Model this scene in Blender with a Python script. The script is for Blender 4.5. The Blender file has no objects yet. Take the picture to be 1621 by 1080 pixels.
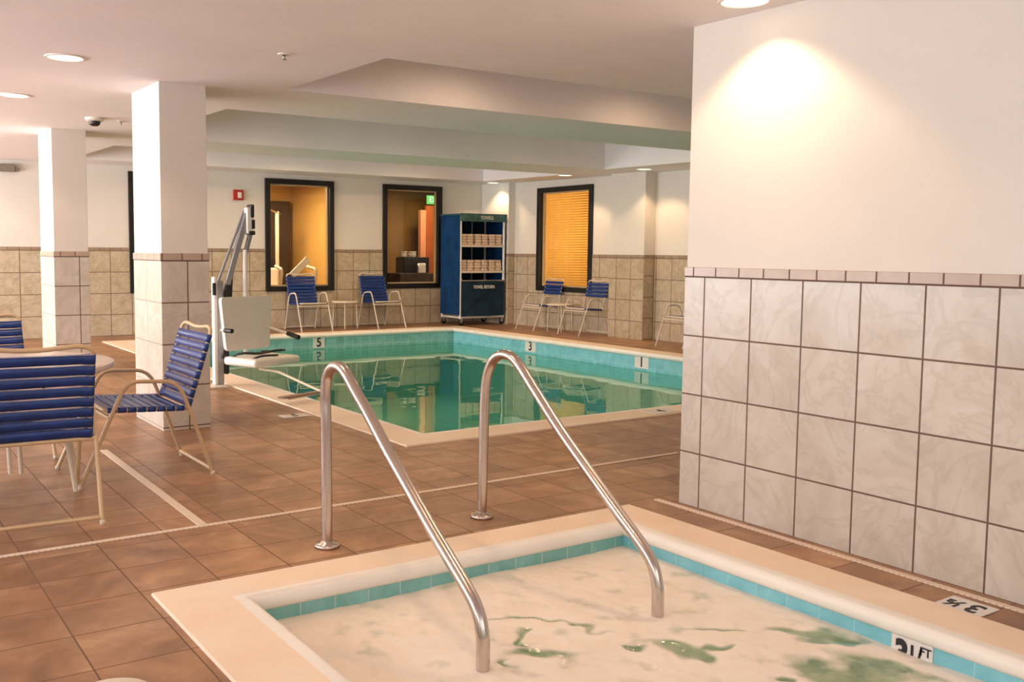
import bpy, bmesh, math, random
from mathutils import Vector, Matrix, noise
random.seed(7)
C = bpy.context.scene.collection
PI = math.pi

# ------------------------------------------------------------------ helpers
def lin(c):
    return tuple(((v/255)/12.92 if v/255 <= .04045 else ((v/255+.055)/1.055)**2.4) for v in c) + (1,)

class NT:
    def __init__(s, name):
        s.m = bpy.data.materials.new(name); s.m.use_nodes = True
        s.t = s.m.node_tree; s.t.nodes.clear()
        s.out = s.n('ShaderNodeOutputMaterial')
    def n(s, typ, **kw):
        nd = s.t.nodes.new(typ)
        for k, v in kw.items(): setattr(nd, k, v)
        return nd
    def l(s, a, b): s.t.links.new(a, b)
    def val(s, sock, v):
        if isinstance(v, (int, float, tuple)): sock.default_value = v
        else: s.l(v, sock)
    def math(s, op, a, b=None, c=None):
        nd = s.n('ShaderNodeMath', operation=op)
        s.val(nd.inputs[0], a)
        if b is not None: s.val(nd.inputs[1], b)
        if c is not None: s.val(nd.inputs[2], c)
        return nd.outputs[0]
    def mix(s, f, a, b, mode='MIX'):
        nd = s.n('ShaderNodeMix', data_type='RGBA', blend_type=mode)
        s.val(nd.inputs['Factor'], f); s.val(nd.inputs[6], a); s.val(nd.inputs[7], b)
        return nd.outputs[2]
    def noise(s, vec, scale, detail=4, rough=.55, dist=0):
        nd = s.n('ShaderNodeTexNoise'); s.l(vec, nd.inputs['Vector'])
        nd.inputs['Scale'].default_value = scale; nd.inputs['Detail'].default_value = detail
        nd.inputs['Roughness'].default_value = rough; nd.inputs['Distortion'].default_value = dist
        return nd.outputs['Fac']
    def ramp(s, f, stops):
        nd = s.n('ShaderNodeValToRGB'); s.l(f, nd.inputs[0])
        e = nd.color_ramp.elements
        while len(e) < len(stops): e.new(.5)
        for i, (p, c) in enumerate(stops):
            e[i].position = p; e[i].color = c if len(c) == 4 else tuple(c) + (1,)
        return nd.outputs[0]
    def bsdf(s, col, rough=.5, metal=0, bump=None, bstr=.3, bdist=.01, **kw):
        b = s.n('ShaderNodeBsdfPrincipled')
        s.val(b.inputs['Base Color'], col); s.val(b.inputs['Roughness'], rough)
        b.inputs['Metallic'].default_value = metal
        for k, v in kw.items(): b.inputs[k.replace('_', ' ')].default_value = v
        if bump is not None:
            bp = s.n('ShaderNodeBump'); bp.inputs['Strength'].default_value = bstr
            bp.inputs['Distance'].default_value = bdist
            s.l(bump, bp.inputs['Height']); s.l(bp.outputs[0], b.inputs['Normal'])
        return b.outputs[0]
    def done(s, sh):
        s.l(sh, s.out.inputs['Surface']); return s.m

def pos(t): return t.n('ShaderNodeNewGeometry').outputs['Position']

def plain(name, c, rough=.5, metal=0, var=.06, scale=6, bump=0, **kw):
    t = NT(name); p = t.n('ShaderNodeTexCoord').outputs['Object']
    n = t.noise(p, scale, 3)
    base = lin(c); dk = tuple(v*(1-var*1.6) for v in base[:3])+(1,); lt = tuple(min(1, v*(1+var)) for v in base[:3])+(1,)
    col = t.ramp(n, [(.3, dk), (.7, lt)])
    return t.done(t.bsdf(col, rough, metal, bump=(t.noise(p, scale*20, 2) if bump else None), bstr=bump or .1, bdist=.002, **kw))

def metal(name, c, rough=.25):
    t = NT(name); p = t.n('ShaderNodeTexCoord').outputs['Object']
    n = t.noise(p, 60, 2)
    r = t.math('MULTIPLY_ADD', n, .12, rough-.06)
    return t.done(t.bsdf(lin(c), r, 1))

def emit(name, c, strength):
    t = NT(name); e = t.n('ShaderNodeEmission'); e.inputs[0].default_value = lin(c); e.inputs[1].default_value = strength
    return t.done(e.outputs[0])

def tile_mat(name, axis, w, h, u0, v0, cols, grout, mortar=.004, vein=None, rough=.28, vscale=3.2, vaxis='Z', bstr=.5, tint=.06, vein_amt=.5, mottle=False):
    """tiles laid on world position; axis = horizontal axis, joints through u0 and v0"""
    t = NT(name); P = pos(t)
    sp = t.n('ShaderNodeSeparateXYZ'); t.l(P, sp.inputs[0])
    u = t.math('ADD', sp.outputs[axis], 60*w-u0); v = t.math('ADD', sp.outputs[vaxis], 60*h-v0)
    cb = t.n('ShaderNodeCombineXYZ'); t.l(u, cb.inputs[0]); t.l(v, cb.inputs[1])
    br = t.n('ShaderNodeTexBrick'); t.l(cb.outputs[0], br.inputs['Vector'])
    br.offset = 0; br.squash = 1
    br.inputs['Scale'].default_value = 1; br.inputs['Mortar Size'].default_value = mortar
    br.inputs['Mortar Smooth'].default_value = .15; br.inputs['Brick Width'].default_value = w
    br.inputs['Row Height'].default_value = h; br.inputs['Bias'].default_value = 0
    br.inputs['Color1'].default_value = (1-tint,)*3+(1,); br.inputs['Color2'].default_value = (1, 1, 1, 1)
    br.inputs['Mortar'].default_value = (1, 1, 1, 1)
    # each tile gets its own piece of the stone
    fl = t.n('ShaderNodeVectorMath', operation='FLOOR')
    dv = t.n('ShaderNodeVectorMath', operation='DIVIDE'); t.l(cb.outputs[0], dv.inputs[0]); dv.inputs[1].default_value = (w, h, 1)
    t.l(dv.outputs[0], fl.inputs[0])
    wn = t.n('ShaderNodeTexWhiteNoise', noise_dimensions='3D'); t.l(fl.outputs[0], wn.inputs['Vector'])
    ad = t.n('ShaderNodeVectorMath', operation='MULTIPLY_ADD'); t.l(wn.outputs['Color'], ad.inputs[0])
    ad.inputs[1].default_value = (9, 9, 9); t.l(P, ad.inputs[2])
    n1 = t.noise(ad.outputs[0], vscale, 6, .62, 1.4)
    col = t.ramp(n1, [(0.3, lin(cols[0])), (.5, lin(cols[1])), (.72, lin(cols[2]))])
    if vein:
        n2 = t.noise(ad.outputs[0], vscale*.9, 5, .6, 2.2)
        d = t.math('ABSOLUTE', t.math('SUBTRACT', n2, .5))
        f = t.n('ShaderNodeMapRange'); t.l(d, f.inputs[0]); f.inputs[1].default_value = 0; f.inputs[2].default_value = .05
        f.inputs[3].default_value = vein_amt; f.inputs[4].default_value = 0
        col = t.mix(f.outputs[0], col, lin(vein))
    col = t.mix(1.0, col, br.outputs['Color'], 'MULTIPLY')
    if mottle:      # walked-on stone: cloudy darker and greyer areas across several tiles
        m1 = t.noise(P, .9, 5, .6, .8); m2 = t.noise(P, 2.7, 4, .6, 1.5)
        col = t.mix(1.0, col, t.ramp(m1, [(.3, (.78, .76, .80, 1)), (.6, (1.06, 1.03, 1.0, 1))]), 'MULTIPLY')
        col = t.mix(1.0, col, t.ramp(m2, [(.32, (.84, .84, .86, 1)), (.62, (1.05, 1.04, 1.02, 1))]), 'MULTIPLY')
    col = t.mix(br.outputs['Fac'], col, lin(grout))
    hgt = t.math('SUBTRACT', 1, br.outputs['Fac'])
    r = t.math('MULTIPLY_ADD', br.outputs['Fac'], .5, rough)
    return t.done(t.bsdf(col, r, bump=hgt, bstr=bstr, bdist=.003))

# --- mesh helpers
def box(bm, a, b, bev=0, seg=2, rot=None, about=None):
    a = Vector(a); b = Vector(b); c = (a+b)/2; s = b-a
    r = bmesh.ops.create_cube(bm, size=1, matrix=Matrix.Translation(c) @ Matrix.Diagonal((s.x, s.y, s.z, 1)))
    vs = r['verts']
    if bev:
        es = list({e for v in vs for e in v.link_edges})
        r = bmesh.ops.bevel(bm, geom=es, offset=bev, segments=seg, affect='EDGES', profile=.5)
        vs = [v for v in r['verts']]
        vs = list({v for f in r['faces'] for v in f.verts} | set(vs))
    if rot is not None:
        bmesh.ops.transform(bm, matrix=Matrix.Translation(about or c) @ rot @ Matrix.Translation(-Vector(about or c)), verts=[v for v in vs if v.is_valid])
    return vs

def fillet(pts, r, n=5):
    P = [Vector(p) for p in pts]; out = [P[0]]
    for i in range(1, len(P)-1):
        a, b, c = P[i-1], P[i], P[i+1]
        ra = r[i-1] if isinstance(r, (list, tuple)) else r
        d1 = (a-b); d2 = (c-b); l = min(ra, d1.length*.49, d2.length*.49)
        s = b+d1.normalized()*l; e = b+d2.normalized()*l
        for k in range(n+1):
            t = k/n; out.append(s*(1-t)**2 + b*2*t*(1-t) + e*t*t)
    out.append(P[-1]); return out

def tube(bm, pts, r, seg=10, cap=True, closed=False):
    P = [Vector(p) for p in pts]; n = len(P); rings = []; up = None
    for i in range(n):
        if closed: d = (P[(i+1) % n]-P[i-1]).normalized()
        else: d = (P[min(i+1, n-1)]-P[max(i-1, 0)]).normalized()
        if up is None:
            up = Vector((0, 0, 1)) if abs(d.z) < .9 else Vector((1, 0, 0))
        up = (up - d*up.dot(d)).normalized(); s = d.cross(up)
        rr = r[i] if isinstance(r, (list, tuple)) else r
        rings.append([bm.verts.new(P[i]+(up*math.cos(2*PI*k/seg)+s*math.sin(2*PI*k/seg))*rr) for k in range(seg)])
    m = n if closed else n-1
    for i in range(m):
        A, B = rings[i], rings[(i+1) % n]
        for k in range(seg):
            f = bm.faces.new((A[k], A[(k+1) % seg], B[(k+1) % seg], B[k])); f.smooth = True
    if cap and not closed:
        bm.faces.new(rings[0]); bm.faces.new(list(reversed(rings[-1])))

def disc(bm, c, prof, seg=28, axis='Z'):
    """lathe: prof = [(r, z)] about c"""
    rings = []
    M = {'Z': Matrix.Identity(3), 'Y': Matrix.Rotation(PI/2, 3, 'X'), 'X': Matrix.Rotation(PI/2, 3, 'Y')}[axis]
    for r, z in prof:
        if r < 1e-6: rings.append([bm.verts.new(Vector(c)+M @ Vector((0, 0, z)))])
        else: rings.append([bm.verts.new(Vector(c)+M @ Vector((r*math.cos(2*PI*k/seg), r*math.sin(2*PI*k/seg), z))) for k in range(seg)])
    for A, B in zip(rings, rings[1:]):
        for k in range(seg):
            k2 = (k+1) % seg
            if len(A) == 1 and len(B) == 1: continue
            if len(A) == 1: f = bm.faces.new((A[0], B[k2], B[k]))
            elif len(B) == 1: f = bm.faces.new((A[k], A[k2], B[0]))
            else: f = bm.faces.new((A[k], A[k2], B[k2], B[k]))
            f.smooth = True

def B(): return bmesh.new()
def obj(name, bm, mat, parent=None, smooth=False):
    bmesh.ops.recalc_face_normals(bm, faces=bm.faces[:])
    me = bpy.data.meshes.new(name); bm.to_mesh(me); bm.free()
    for m in (mat if isinstance(mat, (list, tuple)) else [mat]): me.materials.append(m)
    if smooth:
        for p in me.polygons: p.use_smooth = True
        try: me.set_sharp_from_angle(angle=math.radians(40))
        except Exception: pass
    o = bpy.data.objects.new(name, me); C.objects.link(o)
    if parent: o.parent = parent
    return o
def thing(name, label, cat, loc=(0, 0, 0), rz=0, group=None):
    o = bpy.data.objects.new(name, None); C.objects.link(o); o.empty_display_size = .1
    o.location = loc; o.rotation_euler = (0, 0, rz); o['label'] = label; o['category'] = cat
    if group: o['group'] = group
    return o
def tag(o, label, cat, group=None):
    o['label'] = label; o['category'] = cat
    if group: o['group'] = group
    return o
def struct(name, bm, mat, parent=None, smooth=False):
    o = obj(name, bm, mat, parent, smooth)
    if not parent: o['kind'] = 'structure'
    return o
def dup(root, loc, rz, label, group=None):
    r = root.copy(); C.objects.link(r); r.location = loc; r.rotation_euler = (0, 0, rz); r['label'] = label
    if group: r['group'] = group
    def rec(src, dst):
        for ch in list(src.children):
            c = ch.copy(); C.objects.link(c); c.parent = dst; rec(ch, c)
    rec(root, r); return r
def text(name, body, size, mat, M, parent=None, depth=.001, sx=1.0, bold=0.0):
    cu = bpy.data.curves.new(name, 'FONT'); cu.body = body; cu.size = size; cu.align_x = 'CENTER'; cu.align_y = 'CENTER'
    cu.extrude = depth; cu.offset = bold
    o = bpy.data.objects.new(name+'_curve', cu); C.objects.link(o)
    bpy.context.view_layer.update()
    me = bpy.data.meshes.new_from_object(o.evaluated_get(bpy.context.evaluated_depsgraph_get()))
    bpy.data.objects.remove(o); bpy.data.curves.remove(cu)
    me.name = name; me.transform(M @ Matrix.Diagonal((sx, 1, 1, 1))); me.materials.clear(); me.materials.append(mat)
    t = bpy.data.objects.new(name, me); C.objects.link(t)
    if parent: t.parent = parent
    return t
def frame_m(origin, right, up):
    r = Vector(right).normalized(); u = Vector(up).normalized(); n = r.cross(u)
    M = Matrix((r, u, n)).transposed().to_4x4(); M.translation = Vector(origin); return M

# ------------------------------------------------------------------ materials
TW, TH = .297, .311
paint = plain('wall_paint', (226, 219, 211), .75, var=.02, scale=2, bump=.12)
ceil_paint = plain('ceiling_paint', (240, 234, 236), .85, var=.02, scale=1.5, bump=.15)
MARB = ((196, 184, 170), (208, 198, 187), (216, 208, 199)); VEIN = (176, 164, 148)
G1 = (112, 86, 76)
tile_part = tile_mat('marbled_tile_partition', 'Y', TW, TH, 3.428, 1.218, MARB, G1, .0045, VEIN, vscale=2.6, vein_amt=.32)
cap_part = tile_mat('cap_tile_partition', 'Y', TW/2, .2, 3.428+TW/4, 1.218, ((176, 152, 138), (184, 160, 146), (194, 172, 158)), G1, .0045)
tile_colx = tile_mat('marbled_tile_column_front', 'X', TW, .308, 2.24, 1.258, MARB, G1, .005, VEIN, vscale=2.6, vein_amt=.32)
tile_coly = tile_mat('marbled_tile_column_side', 'Y', .37, .308, 6.955, 1.258, MARB, (150, 136, 128), .003, VEIN, bstr=.3)
capx = tile_mat('cap_tile_column_front', 'X', TW/2, .2, 2.20, 1.258, ((176, 150, 134), (186, 162, 146), (196, 174, 158)), G1, .005)
capy = tile_mat('cap_tile_column_side', 'Y', .16, .2, 6.955, 1.258, ((176, 150, 134), (186, 162, 146), (196, 174, 158)), G1, .004)
MARB2 = ((178, 160, 134), (196, 180, 156), (208, 195, 174)); G2 = (120, 98, 76)
tile_far = tile_mat('marbled_tile_back_wall', 'X', .322, .327, 7.844, 1.315, MARB2, G2, .006, (160, 142, 112))
cap_far = tile_mat('cap_tile_back_wall', 'X', .161, .3, 7.844, 1.315, ((150, 126, 106), (160, 138, 118), (168, 148, 128)), G2, .005)
tile_right = tile_mat('marbled_tile_right_wall', 'Y', .322, .327, 11.9, 1.26, MARB2, G2, .006, (160, 142, 112))
cap_right = tile_mat('cap_tile_right_wall', 'Y', .161, .3, 11.9, 1.26, ((150, 126, 106), (160, 138, 118), (168, 148, 128)), G2, .005)
floor_m = tile_mat('terracotta_deck_tile', 'X', .3145, .3145, .984, 3.39, ((138, 100, 70), (168, 124, 90), (194, 154, 118)), (108, 80, 58), .003, (150, 118, 94), .40, 2.2, 'Y', .3, .18, .3, mottle=True)
def coping_mat():
    t = NT('cream_cast_stone'); p = pos(t)
    n = t.noise(p, 3, 4); col = t.ramp(n, [(.3, lin((234, 208, 182))), (.7, lin((242, 222, 200)))])
    return t.done(t.bsdf(col, .5, bump=t.noise(p, 180, 2), bstr=.15, bdist=.001))
coping_m = coping_mat()
nose_m = plain('white_bullnose_stone', (240, 234, 226), .4, var=.02)
TQ = ((112, 172, 166), (128, 188, 184), (146, 204, 202))
tq_x = tile_mat('turquoise_tile_lengthwise', 'X', .153, .153, 3.217, -.035, TQ, (176, 206, 200), .003, rough=.15, bstr=.3)
tq_y = tile_mat('turquoise_tile_crosswise_lit', 'Y', .153, .153, 3.36, -.035, ((114, 184, 198), (128, 198, 212), (144, 212, 224)), (150, 206, 214), .0025, rough=.15, bstr=.3)  # lighter and bluer than tq_x: the brighter light here is put into the colour
basin_m = plain('pool_plaster', (150, 198, 186), .8, var=.05, scale=1)
dark_metal = metal('dark_metal', (70, 68, 66), .45)
steel = metal('brushed_stainless', (204, 192, 184), .22)
alu = metal('lift_aluminium', (172, 172, 176), .38)
white_pl = plain('white_plastic', (232, 226, 218), .35, var=.02)
cream_pl = plain('cream_plastic', (226, 214, 196), .4, var=.03)
black_pl = plain('black_plastic', (34, 32, 32), .45, var=.1)
frame_paint = plain('tan_powder_coat', (206, 176, 138), .38, var=.05)
frame_light = plain('ivory_powder_coat', (220, 206, 186), .38, var=.05)
strap_m = plain('blue_vinyl_strap', (17, 56, 126), .36, var=.16, scale=14)
blk_frame = plain('black_window_frame', (17, 12, 10), .5, var=.1)
canvas = plain('blue_canvas', (22, 84, 146), .7, var=.22, scale=5, bump=.2)
canvas_dk = plain('navy_canvas', (34, 70, 96), .7, var=.2, scale=5, bump=.2)
canvas_gn = plain('teal_vinyl', (58, 104, 100), .5, var=.35, scale=18)
towel_m = plain('terry_towel', (232, 208, 184), .95, var=.06, scale=30, bump=.6)
text_w = plain('white_print', (226, 226, 222), .6, var=.02)
text_k = plain('black_print', (30, 28, 34), .5, var=.05)
marker_m = plain('white_ceramic', (226, 222, 218), .25, var=.03)
red_m = plain('alarm_red', (176, 34, 28), .4, var=.06)
strip_m = None
def strip_mat():
    t = NT('slotted_drain_plastic'); P = pos(t)
    sp = t.n('ShaderNodeSeparateXYZ'); t.l(P, sp.inputs[0])
    s = t.math('ADD', sp.outputs[0], sp.outputs[1])
    w = t.math('FRACT', t.math('MULTIPLY', s, 40.0)); f = t.math('GREATER_THAN', w, .72)
    col = t.mix(f, lin((232, 212, 192)), lin((196, 170, 148)))
    return t.done(t.bsdf(col, .5))
strip_m = strip_mat()
def glass_mat(name, tint=(1, 1, 1, 1), ior=1.45, rough=0.0, bump=None, blend=0):
    t = NT(name); fr = t.n('ShaderNodeFresnel')
    t.l(t.math('MULTIPLY_ADD', t.n('ShaderNodeNewGeometry').outputs['Backfacing'], 1/ior-ior, ior), fr.inputs[0])   # same reflectance from both sides
    tr = t.n('ShaderNodeBsdfTransparent'); tr.inputs[0].default_value = tint
    gl = t.n('ShaderNodeBsdfGlossy'); gl.inputs['Roughness'].default_value = rough
    mx = t.n('ShaderNodeMixShader')
    t.l(tr.outputs[0], mx.inputs[1]); t.l(gl.outputs[0], mx.inputs[2])
    if bump:
        P = pos(t); nn = t.noise(P, bump[0], 2, .5)
        bp = t.n('ShaderNodeBump'); bp.inputs['Strength'].default_value = 1; bp.inputs['Distance'].default_value = bump[1]
        t.l(nn, bp.inputs['Height']); t.l(bp.outputs[0], gl.inputs['Normal']); t.l(bp.outputs[0], fr.inputs['Normal'])
    t.l(fr.outputs[0], mx.inputs[0])
    return t.done(mx.outputs[0])
glass = glass_mat('window_glass', (.93, .93, .9, 1), 1.35)
def water_mat():
    # clear water with a greenish body over a mirror-calm surface
    t = NT('pool_water'); fr = t.n('ShaderNodeFresnel'); t.l(t.math('MULTIPLY_ADD', t.n('ShaderNodeNewGeometry').outputs['Backfacing'], 1/1.45-1.45, 1.45), fr.inputs[0])
    P = pos(t); nn = t.noise(P, 1.3, 2, .5)
    bp = t.n('ShaderNodeBump'); bp.inputs['Strength'].default_value = 1; bp.inputs['Distance'].default_value = .004
    t.l(nn, bp.inputs['Height'])
    tr = t.n('ShaderNodeBsdfTransparent'); tr.inputs[0].default_value = (.56, .86, .79, 1)
    gl = t.n('ShaderNodeBsdfGlossy'); gl.inputs['Roughness'].default_value = 0.0; gl.inputs[0].default_value = (.86, .97, .9, 1)
    t.l(bp.outputs[0], gl.inputs['Normal'])
    mx = t.n('ShaderNodeMixShader'); t.l(fr.outputs[0], mx.inputs[0])
    t.l(tr.outputs[0], mx.inputs[1]); t.l(gl.outputs[0], mx.inputs[2])
    return t.done(mx.outputs[0])
water_m = water_mat()

# ------------------------------------------------------------------ room
XW = 3.824; YE = 3.563                       # partition wall face and its end
XL, YB, YF, XR = -3.2, -2.6, 15.1, 10.75     # left, behind camera, far, right
def cz(x, y): return 2.478 + .0095*y         # the ceiling rises very slightly
SPA_O = (1.011, .9, 3.53, 3.64); SPA_I = (1.335, 1.2, 3.245, 3.385)
POOL_O = (3.3, 5.56, 9.5, 14.2); POOL_I = (3.65, 5.9, 9.15, 13.85)

def grid_slab(xs, ys, holes, ztop, zbot):
    """slab cut by rectangular holes, closed round the rims"""
    bm = B(); vt = {}; 
    def hole(i, j):
        cx = (xs[i]+xs[i+1])/2; cy = (ys[j]+ys[j+1])/2
        return any(h[0] < cx < h[2] and h[1] < cy < h[3] for h in holes)
    nx, ny = len(xs)-1, len(ys)-1
    def v(i, j, top):
        k = (i, j, top)
        if k not in vt:
            f = ztop if top else zbot
            vt[k] = bm.verts.new((xs[i], ys[j], f(xs[i], ys[j])))
        return vt[k]
    solid = {(i, j) for i in range(nx) for j in range(ny) if not hole(i, j)}
    for i, j in solid:
        bm.faces.new([v(i, j, 1), v(i+1, j, 1), v(i+1, j+1, 1), v(i, j+1, 1)])
        bm.faces.new([v(i, j, 0), v(i, j+1, 0), v(i+1, j+1, 0), v(i+1, j, 0)])
        for (di, dj, a, b) in ((-1, 0, (i, j), (i, j+1)), (1, 0, (i+1, j), (i+1, j+1)), (0, -1, (i, j), (i+1, j)), (0, 1, (i, j+1), (i+1, j+1))):
            if (i+di, j+dj) not in solid:
                bm.faces.new([v(*a, 1), v(*b, 1), v(*b, 0), v(*a, 0)])
    return bm
def cuts(lo, hi, hs): return sorted({lo, hi, *[h for h in hs if lo < h < hi]})

bm = grid_slab(cuts(XL, XR, [SPA_O[0], SPA_O[2], POOL_O[0], POOL_O[2]]), cuts(YB, YF, [SPA_O[1], SPA_O[3], POOL_O[1], POOL_O[3]]),
               [SPA_O, POOL_O], lambda x, y: 0, lambda x, y: -.12)
struct('floor', bm, floor_m)

REC = [(2.95, 5.24, 9.8, 6.75), (2.95, 8.05, 9.8, 10.78), (2.98, 12.0, 10.06, 14.28)]
xs = cuts(XL, XR, [r[i] for r in REC for i in (0, 2)]); ys = cuts(YB, YF, [r[i] for r in REC for i in (1, 3)])
bm = grid_slab(xs, ys, REC, lambda x, y: 3.02, cz)
box(bm, (XL, YB, 3.02), (XR, YF, 3.1))
struct('ceiling', bm, ceil_paint)

def wall_with_holes(name, axis, at, thick, lo, hi, holes, mat, top=3.02, z0=0):
    """wall plane: axis 'X' wall runs along X at Y=at (thickness towards +), holes=(u0,z0,u1,z1)"""
    us = cuts(lo, hi, [h[i] for h in holes for i in (0, 2)]); zs = cuts(z0, top, [h[i] for h in holes for i in (1, 3)])
    bm = grid_slab(us, zs, holes, lambda x, y: at, lambda x, y: at+thick)
    for v in bm.verts:
        u, w, d = v.co
        v.co = (u, d, w) if axis == 'X' else (d, u, w)
    return bm
# windows on the back wall and the right wall: (u0, z0, u1, z1)
W0 = (3.95, .66, 4.95, 2.54); W1 = (6.188, .647, 7.458, 2.54); W2 = (8.435, .667, 9.692, 2.54); W3 = (12.086, .657, 13.553, 2.478)
struct('wall_back', wall_with_holes('w', 'X', YF+.012, .16, XL, XR+.2, [W0, W1, W2], paint), paint)
struct('wall_right', wall_with_holes('w', 'Y', XR+.012, .16, YE, YF+.2, [W3], paint), paint)
# tiled lower part of both walls (1 cm proud of the paint)
def wains(name, axis, at, sgn, lo, hi, ztop, capz, holes, mt, mc, th=.012, par=None):
    hs = [h for h in holes]
    def mk(z0, z1, mat, nm, extra):
        bm = grid_slab(cuts(lo, hi, [h[i] for h in hs for i in (0, 2)]), cuts(z0, z1, [h[i] for h in hs for i in (1, 3)]), hs,
                       lambda x, y: at-sgn*extra, lambda x, y: at+sgn*th)
        for v in bm.verts:
            u, w, d = v.co; v.co = (u, d, w) if axis == 'X' else (d, u, w)
        return struct(nm, bm, mat)
    mk(0, capz, mt, name, 0); mk(capz, ztop, mc, name, .005)
wains('trim_1', 'X', YF, 1, XL, XR, 1.365, 1.315, [W0, W1, W2], tile_far, cap_far)
wains('trim_2', 'Y', XR, 1, YE, YF, 1.31, 1.26, [W3], tile_right, cap_right)
# piers standing proud of the right wall
def pier(name, x0, y0, x1, y1):
    bm = B(); box(bm, (x0, y0, 0), (x1, y1, 2.66)); o = struct(name, bm, paint)
    for z0, z1, mt, mc, e in ((0, 1.26, tile_right, tile_far, .008), (1.26, 1.31, cap_right, cap_far, .012)):
        bm = B(); box(bm, (x0-e, y0-e, z0), (x1, y1, z1))
        bmesh.ops.recalc_face_normals(bm, faces=bm.faces[:])
        for f in bm.faces: f.material_index = 1 if abs(f.normal.y) > .5 else 0
        struct('trim_3', bm, [mt, mc], o)
pier('trim_6', 10.53, 10.66, XR+.02, 11.42)
pier('trim_7', 10.61, 14.24, XR+.02, YF+.005)

# partition block on the right
bm = B(); box(bm, (XW+.008, YB, 0), (4.4, YE-.006, 2.9)); box(bm, (4.4, YE-.4, 0), (XR+.2, YE-.006, 2.9)); part = struct('wall_partition', bm, paint)
for z0, z1, m_, m2, e in ((0, 1.218, tile_part, tile_far, 0), (1.218, 1.268, cap_part, cap_far, .004)):
    bm = B(); box(bm, (XW-e, YB, z0), (4.4, YE+e, z1), .003 if e else 0)
    bmesh.ops.recalc_face_normals(bm, faces=bm.faces[:])
    for f in bm.faces: f.material_index = 1 if abs(f.normal.y) > .5 else 0
    struct('trim_4', bm, [m_, m2], part)
# wall on the left (out of view) with daylight windows, wall behind the camera
WL = [(-1.6, .75, 1.2, 2.35), (2.0, .75, 4.8, 2.35), (5.6, .75, 8.4, 2.35), (9.2, .75, 11.6, 2.35), (12.2, .75, 14.6, 2.35)]  # last opening is an unseen addition, sending daylight along the back wall
struct('wall_left', wall_with_holes('w', 'Y', XL, -.15, YB, YF, WL, paint), paint)
WBK = [(-2.4, .6, -.2, 2.4), (.6, .6, 3.2, 2.4)]
struct('wall_front', wall_with_holes('w', 'X', YB, -.15, XL, XW+.5, WBK, paint), paint)
n_ = 5
for h in WL:
    bm = B()
    for a, b in (((h[0], h[1]), (h[2], h[1]+.06)), ((h[0], h[3]-.06), (h[2], h[3])), ((h[0], h[1]+.06), (h[0]+.06, h[3]-.06)), ((h[2]-.06, h[1]+.06), (h[2], h[3]-.06)), (((h[0]+h[2])/2-.03, h[1]+.06), ((h[0]+h[2])/2+.03, h[3]-.06))):
        box(bm, (XL-.12, a[0], a[1]), (XL-.02, b[0], b[1]))
    w = struct('window_%d' % n_, bm, white_pl); n_ += 1
    bm = B(); box(bm, (XL-.075, h[0]+.05, h[1]+.05), (XL-.069, h[2]-.05, h[3]-.05)); struct('glass_pane', bm, glass, w)
for h in WBK:
    bm = B()
    for a, b in (((h[0], h[1]), (h[2], h[1]+.06)), ((h[0], h[3]-.06), (h[2], h[3])), ((h[0], h[1]+.06), (h[0]+.06, h[3]-.06)), ((h[2]-.06, h[1]+.06), (h[2], h[3]-.06))):
        box(bm, (a[0], YB-.12, a[1]), (b[0], YB-.02, b[1]))
    w = struct('window_%d' % n_, bm, white_pl); n_ += 1
    bm = B(); box(bm, (h[0]+.05, YB-.075, h[1]+.05), (h[2]-.05, YB-.069, h[3]-.05)); struct('glass_pane', bm, glass, w)

def win_frame(name, axis, at, h, w=.085, inner=white_pl):
    bm = B()
    def bx(u0, z0, u1, z1, d0, d1, b=.004):
        if axis == 'X': box(bm, (u0, at+d0, z0), (u1, at+d1, z1), b)
        else: box(bm, (at+d0, u0, z0), (at+d1, u1, z1), b)
    u0, z0, u1, z1 = h
    for a in ((u0, z0, u1, z0+w), (u0, z1-w, u1, z1), (u0, z0+w, u0+w, z1-w), (u1-w, z0+w, u1, z1-w)): bx(*a, -.03, .12)
    o = struct(name, bm, blk_frame)
    bm = B(); e = w; k = .022
    for a in ((u0+e, z0+e, u1-e, z0+e+k), (u0+e, z1-e-k, u1-e, z1-e), (u0+e, z0+e+k, u0+e+k, z1-e-k), (u1-e-k, z0+e+k, u1-e, z1-e-k)): bx(*a, .05, .1, 0)
    struct('glazing_bead', bm, inner, o)
    bm = B(); bx(u0+e, z0+e, u1-e, z1-e, .07, .076, 0); struct('glass_pane', bm, glass, o)
    return o
bead = plain('tan_bead', (196, 168, 124), .5, var=.03)
win_frame('window_1', 'X', YF, W0, .085, bead); win_frame('window_2', 'X', YF, W1, .085, bead)
win_frame('window_3', 'X', YF, W2, .085, bead); win_frame('window_4', 'Y', XR, W3, .085, bead)

# ------------------------------------------------------------------ rooms behind the windows
mustard = plain('mustard_paint', (206, 160, 84), .8, var=.04, scale=1)
olive = plain('olive_brown_paint', (150, 112, 58), .8, var=.05, scale=1)
brown_dk = plain('dark_brown_panel', (74, 54, 34), .6, var=.1)
carpet = plain('brown_carpet', (96, 74, 52), .95, var=.2, scale=40)
YG0, YG1 = YF+.18, 18.6
def room(name, x0, x1, y0, y1, wm):
    bm = B()
    box(bm, (x0-.1, y1, 0), (x1+.1, y1+.1, 2.8)); box(bm, (x0-.1, y0, 0), (x0, y1, 2.8)); box(bm, (x1, y0, 0), (x1+.1, y1, 2.8))
    struct(name+'_wall', bm, wm)
    bm = B(); box(bm, (x0-.1, y0, -.06), (x1+.1, y1+.1, 0)); struct(name+'_floor', bm, carpet)
    bm = B(); box(bm, (x0-.1, y0, 2.66), (x1+.1, y1+.1, 2.8)); struct(name+'_ceiling', bm, ceil_paint)
room('gym', 3.6, 8.2, YG0, YG1, mustard)
room('office', 8.32, 13.5, YG0, 17.9, olive)
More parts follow.
